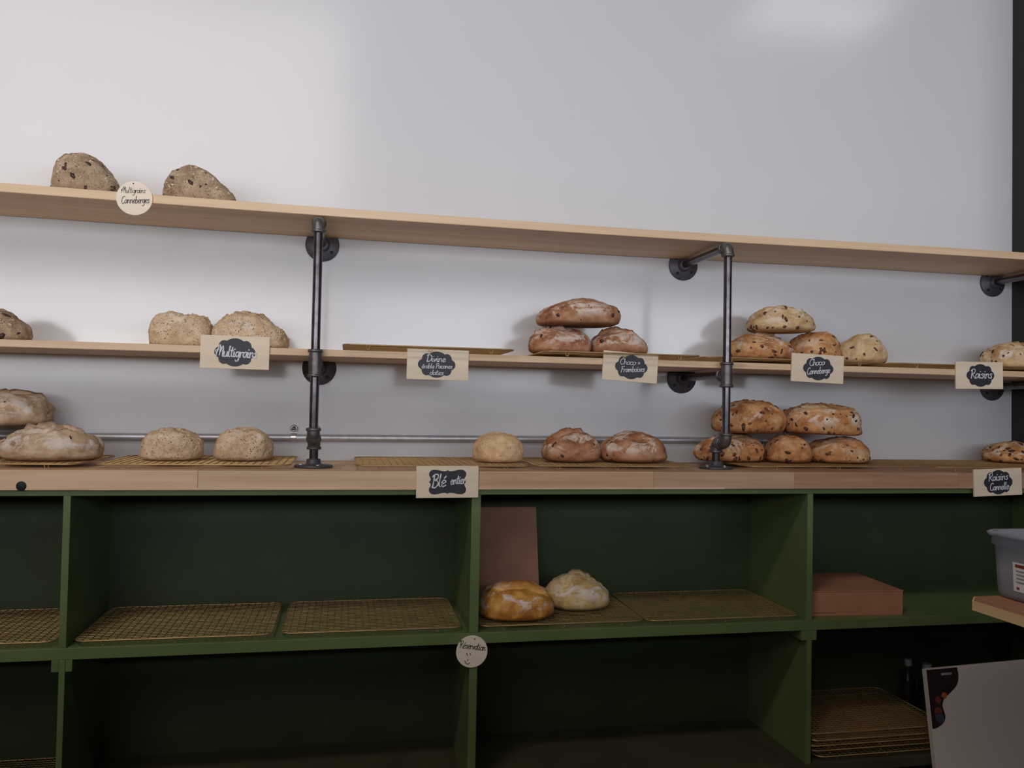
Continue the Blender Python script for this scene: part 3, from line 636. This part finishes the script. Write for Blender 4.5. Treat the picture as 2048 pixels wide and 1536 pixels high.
loaf('bread_loaf', 'pale floured cranberry loaf on top of the pile on the middle shelf', (1.280, -0.15, 1.3000), 0.199, 0.140, 0.078, 'pale', 11, e=2.2, lump=0.8, torn=0.7, fruit=59, fruit_mat='fruit_red', tilt=(0, -0.02))
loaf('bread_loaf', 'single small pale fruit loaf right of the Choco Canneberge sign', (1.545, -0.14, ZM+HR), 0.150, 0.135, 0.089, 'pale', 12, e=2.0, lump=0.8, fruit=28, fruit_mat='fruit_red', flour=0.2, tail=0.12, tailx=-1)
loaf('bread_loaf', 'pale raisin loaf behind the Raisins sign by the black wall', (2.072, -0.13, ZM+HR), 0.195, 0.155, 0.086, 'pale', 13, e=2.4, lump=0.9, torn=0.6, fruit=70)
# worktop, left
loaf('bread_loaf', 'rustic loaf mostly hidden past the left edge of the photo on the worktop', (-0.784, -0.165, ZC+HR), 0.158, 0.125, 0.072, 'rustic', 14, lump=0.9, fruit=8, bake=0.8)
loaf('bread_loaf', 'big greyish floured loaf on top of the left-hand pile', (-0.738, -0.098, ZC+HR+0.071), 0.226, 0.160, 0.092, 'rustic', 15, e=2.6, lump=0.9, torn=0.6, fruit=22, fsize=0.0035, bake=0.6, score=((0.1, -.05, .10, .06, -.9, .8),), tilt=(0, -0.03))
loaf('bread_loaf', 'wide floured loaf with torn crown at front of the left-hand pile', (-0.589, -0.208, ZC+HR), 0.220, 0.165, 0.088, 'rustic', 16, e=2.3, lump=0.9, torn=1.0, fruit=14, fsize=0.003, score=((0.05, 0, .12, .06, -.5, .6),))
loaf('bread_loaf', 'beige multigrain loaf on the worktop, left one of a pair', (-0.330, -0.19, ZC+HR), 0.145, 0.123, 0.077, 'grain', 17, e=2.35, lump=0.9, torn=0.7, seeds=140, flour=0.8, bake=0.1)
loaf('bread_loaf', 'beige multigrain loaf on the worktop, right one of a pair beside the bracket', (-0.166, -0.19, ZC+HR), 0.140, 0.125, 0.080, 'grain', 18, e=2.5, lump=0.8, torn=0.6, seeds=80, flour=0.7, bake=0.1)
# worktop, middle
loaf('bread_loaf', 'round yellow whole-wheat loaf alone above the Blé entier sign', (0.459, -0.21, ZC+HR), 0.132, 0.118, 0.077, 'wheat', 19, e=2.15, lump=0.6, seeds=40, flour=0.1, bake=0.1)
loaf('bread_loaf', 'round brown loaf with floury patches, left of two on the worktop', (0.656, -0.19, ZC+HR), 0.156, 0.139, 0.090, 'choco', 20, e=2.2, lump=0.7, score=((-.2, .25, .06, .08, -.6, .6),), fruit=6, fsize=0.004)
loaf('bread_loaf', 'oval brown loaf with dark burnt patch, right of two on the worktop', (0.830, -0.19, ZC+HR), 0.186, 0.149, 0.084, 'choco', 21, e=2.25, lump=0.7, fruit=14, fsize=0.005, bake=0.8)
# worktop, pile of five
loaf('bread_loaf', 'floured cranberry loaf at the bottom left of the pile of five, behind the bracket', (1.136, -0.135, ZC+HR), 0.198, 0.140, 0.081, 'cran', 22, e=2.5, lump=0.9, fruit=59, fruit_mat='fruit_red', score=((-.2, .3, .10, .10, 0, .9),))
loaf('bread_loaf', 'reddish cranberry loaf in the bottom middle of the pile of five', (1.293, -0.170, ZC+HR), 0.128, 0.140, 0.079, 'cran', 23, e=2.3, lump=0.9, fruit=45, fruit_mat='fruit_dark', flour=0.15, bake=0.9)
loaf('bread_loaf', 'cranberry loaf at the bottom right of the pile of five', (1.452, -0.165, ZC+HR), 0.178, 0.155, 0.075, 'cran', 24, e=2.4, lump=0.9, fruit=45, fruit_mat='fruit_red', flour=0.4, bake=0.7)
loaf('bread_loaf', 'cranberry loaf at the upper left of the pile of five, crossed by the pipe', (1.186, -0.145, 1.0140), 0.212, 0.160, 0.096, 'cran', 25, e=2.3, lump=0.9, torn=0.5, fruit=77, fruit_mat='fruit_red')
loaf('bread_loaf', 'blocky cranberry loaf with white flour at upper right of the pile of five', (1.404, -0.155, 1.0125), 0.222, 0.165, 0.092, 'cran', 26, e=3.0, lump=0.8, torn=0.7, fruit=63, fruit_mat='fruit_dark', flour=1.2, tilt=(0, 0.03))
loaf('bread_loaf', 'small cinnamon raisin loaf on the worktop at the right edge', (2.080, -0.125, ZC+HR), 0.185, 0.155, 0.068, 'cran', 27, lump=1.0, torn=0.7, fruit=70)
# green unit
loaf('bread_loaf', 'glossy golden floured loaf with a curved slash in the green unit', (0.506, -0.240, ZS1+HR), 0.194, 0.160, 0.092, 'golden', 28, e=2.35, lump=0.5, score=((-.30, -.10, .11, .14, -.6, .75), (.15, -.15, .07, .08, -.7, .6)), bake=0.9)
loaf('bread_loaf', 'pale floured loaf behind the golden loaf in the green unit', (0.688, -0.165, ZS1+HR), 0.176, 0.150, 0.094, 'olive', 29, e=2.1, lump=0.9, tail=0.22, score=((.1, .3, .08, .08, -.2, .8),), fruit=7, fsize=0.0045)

# ------------------------------------------------------------------ things inside the green unit
bag = empty('paper_bag', (0.502, -0.095, ZS1+HR), 'flat brown kraft paper bag standing behind the golden loaf', 'bag')
mb = MB(); hw = 0.098; zs = [0, .05, .10, .16, .21, .249]; N = 10
for sgn in (0, 1):
    pass
ring = []
for i, z in enumerate(zs):
    d = 0.030*(1 - z/0.249*0.86); wv = hw - 0.006*z/0.249
    y0 = 0.015 + 0.012*z/0.249
    pr = [(-wv, -d+y0), (-wv*.5, -d+y0-0.002*math.sin(i*1.7)), (0, -d+y0-0.002*math.cos(i)), (wv*.5, -d+y0-0.0015*math.sin(i*2.3)), (wv, -d+y0), (wv-0.004*(1-z), y0), (wv, d+y0), (0, d+y0), (-wv, d+y0), (-wv+0.004*(1-z), y0)]
    ring += [(x, y, z) for x, y in pr]
fs = [(i*N+j, i*N+(j+1)%N, (i+1)*N+(j+1)%N, (i+1)*N+j) for i in range(len(zs)-1) for j in range(N)] + [tuple(range(N))]
MB().add(ring, fs).add(ring[-N:], [tuple(range(N))]).build('paper_body', MAT['kraft'], bag)
MB().box(-hw+0.007, hw-0.007, 0.0225, 0.0235, 0.244, 0.2515).build('top_edge', MAT['kraft'], bag)

bx = empty('cardboard_box', (1.428, -0.192, ZS1), 'flat closed brown cardboard box in the upper right cubby', 'box', None, (0, 0, math.radians(-4)))
BW, BD, BH = 0.272, 0.225, 0.066
MB().bevbox(-BW/2, BW/2, -BD/2, BD/2, 0, BH-0.003, 0.001).build('body', MAT['cardboard'], bx)
MB().bevbox(-BW/2-0.0012, BW/2+0.0012, -BD/2-0.0012, BD/2+0.0012, BH-0.0029, BH, 0.0008).build('lid', MAT['cardboard'], bx)
MB().box(-BW/2-0.0026, -BW/2+0.08, -BD/2-0.0022, -BD/2-0.0013, 0.01, BH-0.008).build('tuck_flap', MAT['cardboard'], bx)

def container(x, y, z, h, r, label):
    c = empty('dark_container', (x, y, z), label, 'container')
    MB().lathe([(r*.9, 0), (r, 0.004), (r, h*.62), (r*.9, h*.70), (r*.45, h*.80), (r*.42, h*.9)], (0,0,0), 'z', 24).build('body', MAT['dark_plastic'], c)
    MB().lathe([(r*.5, h*.9), (r*.52, h*.91), (r*.52, h-0.001), (r*.48, h)], (0,0,0), 'z', 20).build('cap', MAT['grey_print'], c)
container(1.722, -0.120, ZB1, 0.185, 0.020, 'slim dark glossy container in the lower right cubby, left of two')
container(1.770, -0.140, ZB1, 0.175, 0.024, 'wider dark glossy container in the lower right cubby, right of two')

# white stretched canvas leaning against the unit
lean = math.atan(0.17)
cv = empty('stretched_canvas', (1.620, -0.372, 0.0006), 'blank white stretched canvas leaning on the lower right of the green unit', 'canvas', None, (-lean, 0, 0))
cw, chh, cth = 0.535, 0.392, 0.018
def poly(pts): return [(x, 0, z) for x, z in pts]
skew = 0.018
vs = [(0,-cth,0),(cw,-cth,0),(cw,-cth,chh+skew),(0,-cth,chh),(0,0,0),(cw,0,0),(cw,0,chh+skew),(0,0,chh)]
bm = bmesh.new(); bv = [bm.verts.new(v) for v in vs]
for f in ((0,1,2,3),(7,6,5,4),(0,4,5,1),(1,5,6,2),(2,6,7,3),(3,7,4,0)): bm.faces.new([bv[i] for i in f])
bmesh.ops.bevel(bm, geom=bm.edges[:], offset=0.0015, segments=2, affect='EDGES'); MB().bm(bm).build('canvas_face', MAT['canvas'], cv)
st = [(0.0005, chh-0.001), (0.0950, chh+0.002), (0.0965, chh-0.022), (0.088, chh-0.044), (0.066, chh-0.062), (0.046, chh-0.076), (0.038, chh-0.092), (0.040, chh-0.106), (0.043, chh-0.122), (0.036, chh-0.136), (0.020, chh-0.146), (0.006, chh-0.150), (0.0005, chh-0.150)]
st = st[:1] + [(p.x, p.y) for p in cat(st[1:-1], 4)] + st[-1:]
s_ = plate(st, -cth+0.0002, -cth-0.0006).build('corner_label', MAT['sticker_dark'], cv); s_['label'] = 'dark printed corner label'
def blot(cx, cz, rx, rz, m, sd, lab):
    rn = random.Random(sd); o = [(cx+rx*math.cos(a)*rn.uniform(.75, 1.1), cz+rz*math.sin(a)*rn.uniform(.75, 1.1)) for a in [k*2*PI/9 for k in range(9)]]; o = [(p.x, p.y) for p in cat(o + o[:2], 4)][4:]
    plate(o, -cth-0.0005, -cth-0.0010).build('print', MAT[m], s_)
blot(0.046, chh-0.068, 0.010, 0.008, 'sticker_orange', 1, ''); blot(0.026, chh-0.078, 0.009, 0.010, 'sticker_red', 2, ''); blot(0.024, chh-0.106, 0.012, 0.010, 'sticker_red', 3, ''); blot(0.026, chh-0.124, 0.014, 0.014, 'sticker_blue', 4, '')
plate([(0.044, chh-0.017), (0.076, chh-0.016), (0.076, chh-0.010), (0.044, chh-0.011)], -cth-0.0005, -cth-0.0010).build('print', MAT['grey_print'], s_)

# ------------------------------------------------------------------ wooden table end and plastic tub in front, right
tb = empty('wooden_table', (1.70, -1.45, 0), 'wooden table top corner at the right edge in front of the green unit', 'table')
x0, x1, y0, y1, zt_, th = 1.265-1.70, 2.15-1.70, -1.95+1.45, -0.865+1.45, 0.721, 0.019
ch = 0.03
def slab(ins, z0, z1):
    o = [(x0+ins, y0+ins), (x1-ins, y0+ins), (x1-ins, y1-ins), (x0+ins+ch, y1-ins), (x0+ins, y1-ins-ch)]
    n = len(o); vs = [(x, y, z0) for x, y in o] + [(x, y, z1) for x, y in o]
    return MB().add(vs, [tuple(range(n))[::-1], tuple(range(n, 2*n))] + [(i, (i+1)%n, n+(i+1)%n, n+i) for i in range(n)])
slab(0, zt_-th, zt_-0.0008).build('edge_board', MAT['table_edge'], tb)
slab(0.002, zt_-0.0009, zt_).build('table_top', MAT['table_top'], tb)
for lx in (x0+0.40, x1-0.06):
    for ly in (y0+0.06, y1-0.35): MB().bevbox(lx-0.025, lx+0.025, ly-0.025, ly+0.025, 0, zt_-th-0.0005, 0.002).build('leg', MAT['table_leg'], tb)

tub = empty('plastic_tub', (1.503, -1.060, zt_+0.0005), 'translucent clear plastic storage tub on the wooden table', 'tub')
def rr(hx, hy, r, z, n=6):
    out = []
    for cx, cy, a0 in ((hx-r, hy-r, 0), (-hx+r, hy-r, 1), (-hx+r, -hy+r, 2), (hx-r, -hy+r, 3)):
        for k in range(n): a = (a0 + k/(n-1))*PI/2; out.append((cx+r*math.cos(a), cy+r*math.sin(a), z))
    return out
TX, TY = 0.147, 0.190
levels = [(.004, 0.0), (.010, .002), (.014, .010), (.016, .056), (.018, .100), (.022, .102), (.022, .117), (.026, .119), (.028, .125), (.023, .128), (.014, .125), (.0125, .10), (.0115, .056), (.0085, .011), (.003, .0045)]
n = 24; vs = []; fs = []
for d, z in levels: vs += rr(TX+d, TY+d, 0.028, z)
for i in range(len(levels)-1):
    for k in range(n): fs.append((i*n+k, i*n+(k+1)%n, (i+1)*n+(k+1)%n, (i+1)*n+k))
fs += [tuple(range(n))[::-1], tuple(range((len(levels)-1)*n, len(levels)*n))]
MB().add(vs, fs, True).build('tub_body', MAT['tub'], tub)
ly = -TX
sx = lambda z: -TX-0.0160-0.002*(z-.056)/.044-0.0012
def lq(y0, y1, z0, z1, e, name, m, par):
    vs = [(sx(z0)-e, y0, z0), (sx(z0)-e, y1, z0), (sx(z1)-e, y1, z1), (sx(z1)-e, y0, z1)]; vs += [(a+0.0008, b, c) for a, b, c in vs]
    return MB().add(vs, [(0,1,2,3),(7,6,5,4),(0,4,5,1),(1,5,6,2),(2,6,7,3),(3,7,4,0)]).build(name, MAT[m], par)
lab = lq(0.060, 0.146, 0.020, 0.075, 0.0, 'paper_label', 'sticker_white', tub)
lq(0.098, 0.140, 0.066, 0.072, 0.0006, 'title_bar', 'sticker_red', lab)
for z in (0.058, 0.051, 0.044, 0.037): lq(0.066, 0.138, z, z+0.003, 0.0006, 'print_line', 'grey_print', lab)
lq(0.132, 0.138, 0.024, 0.029, 0.0006, 'red_mark', 'sticker_red', lab)
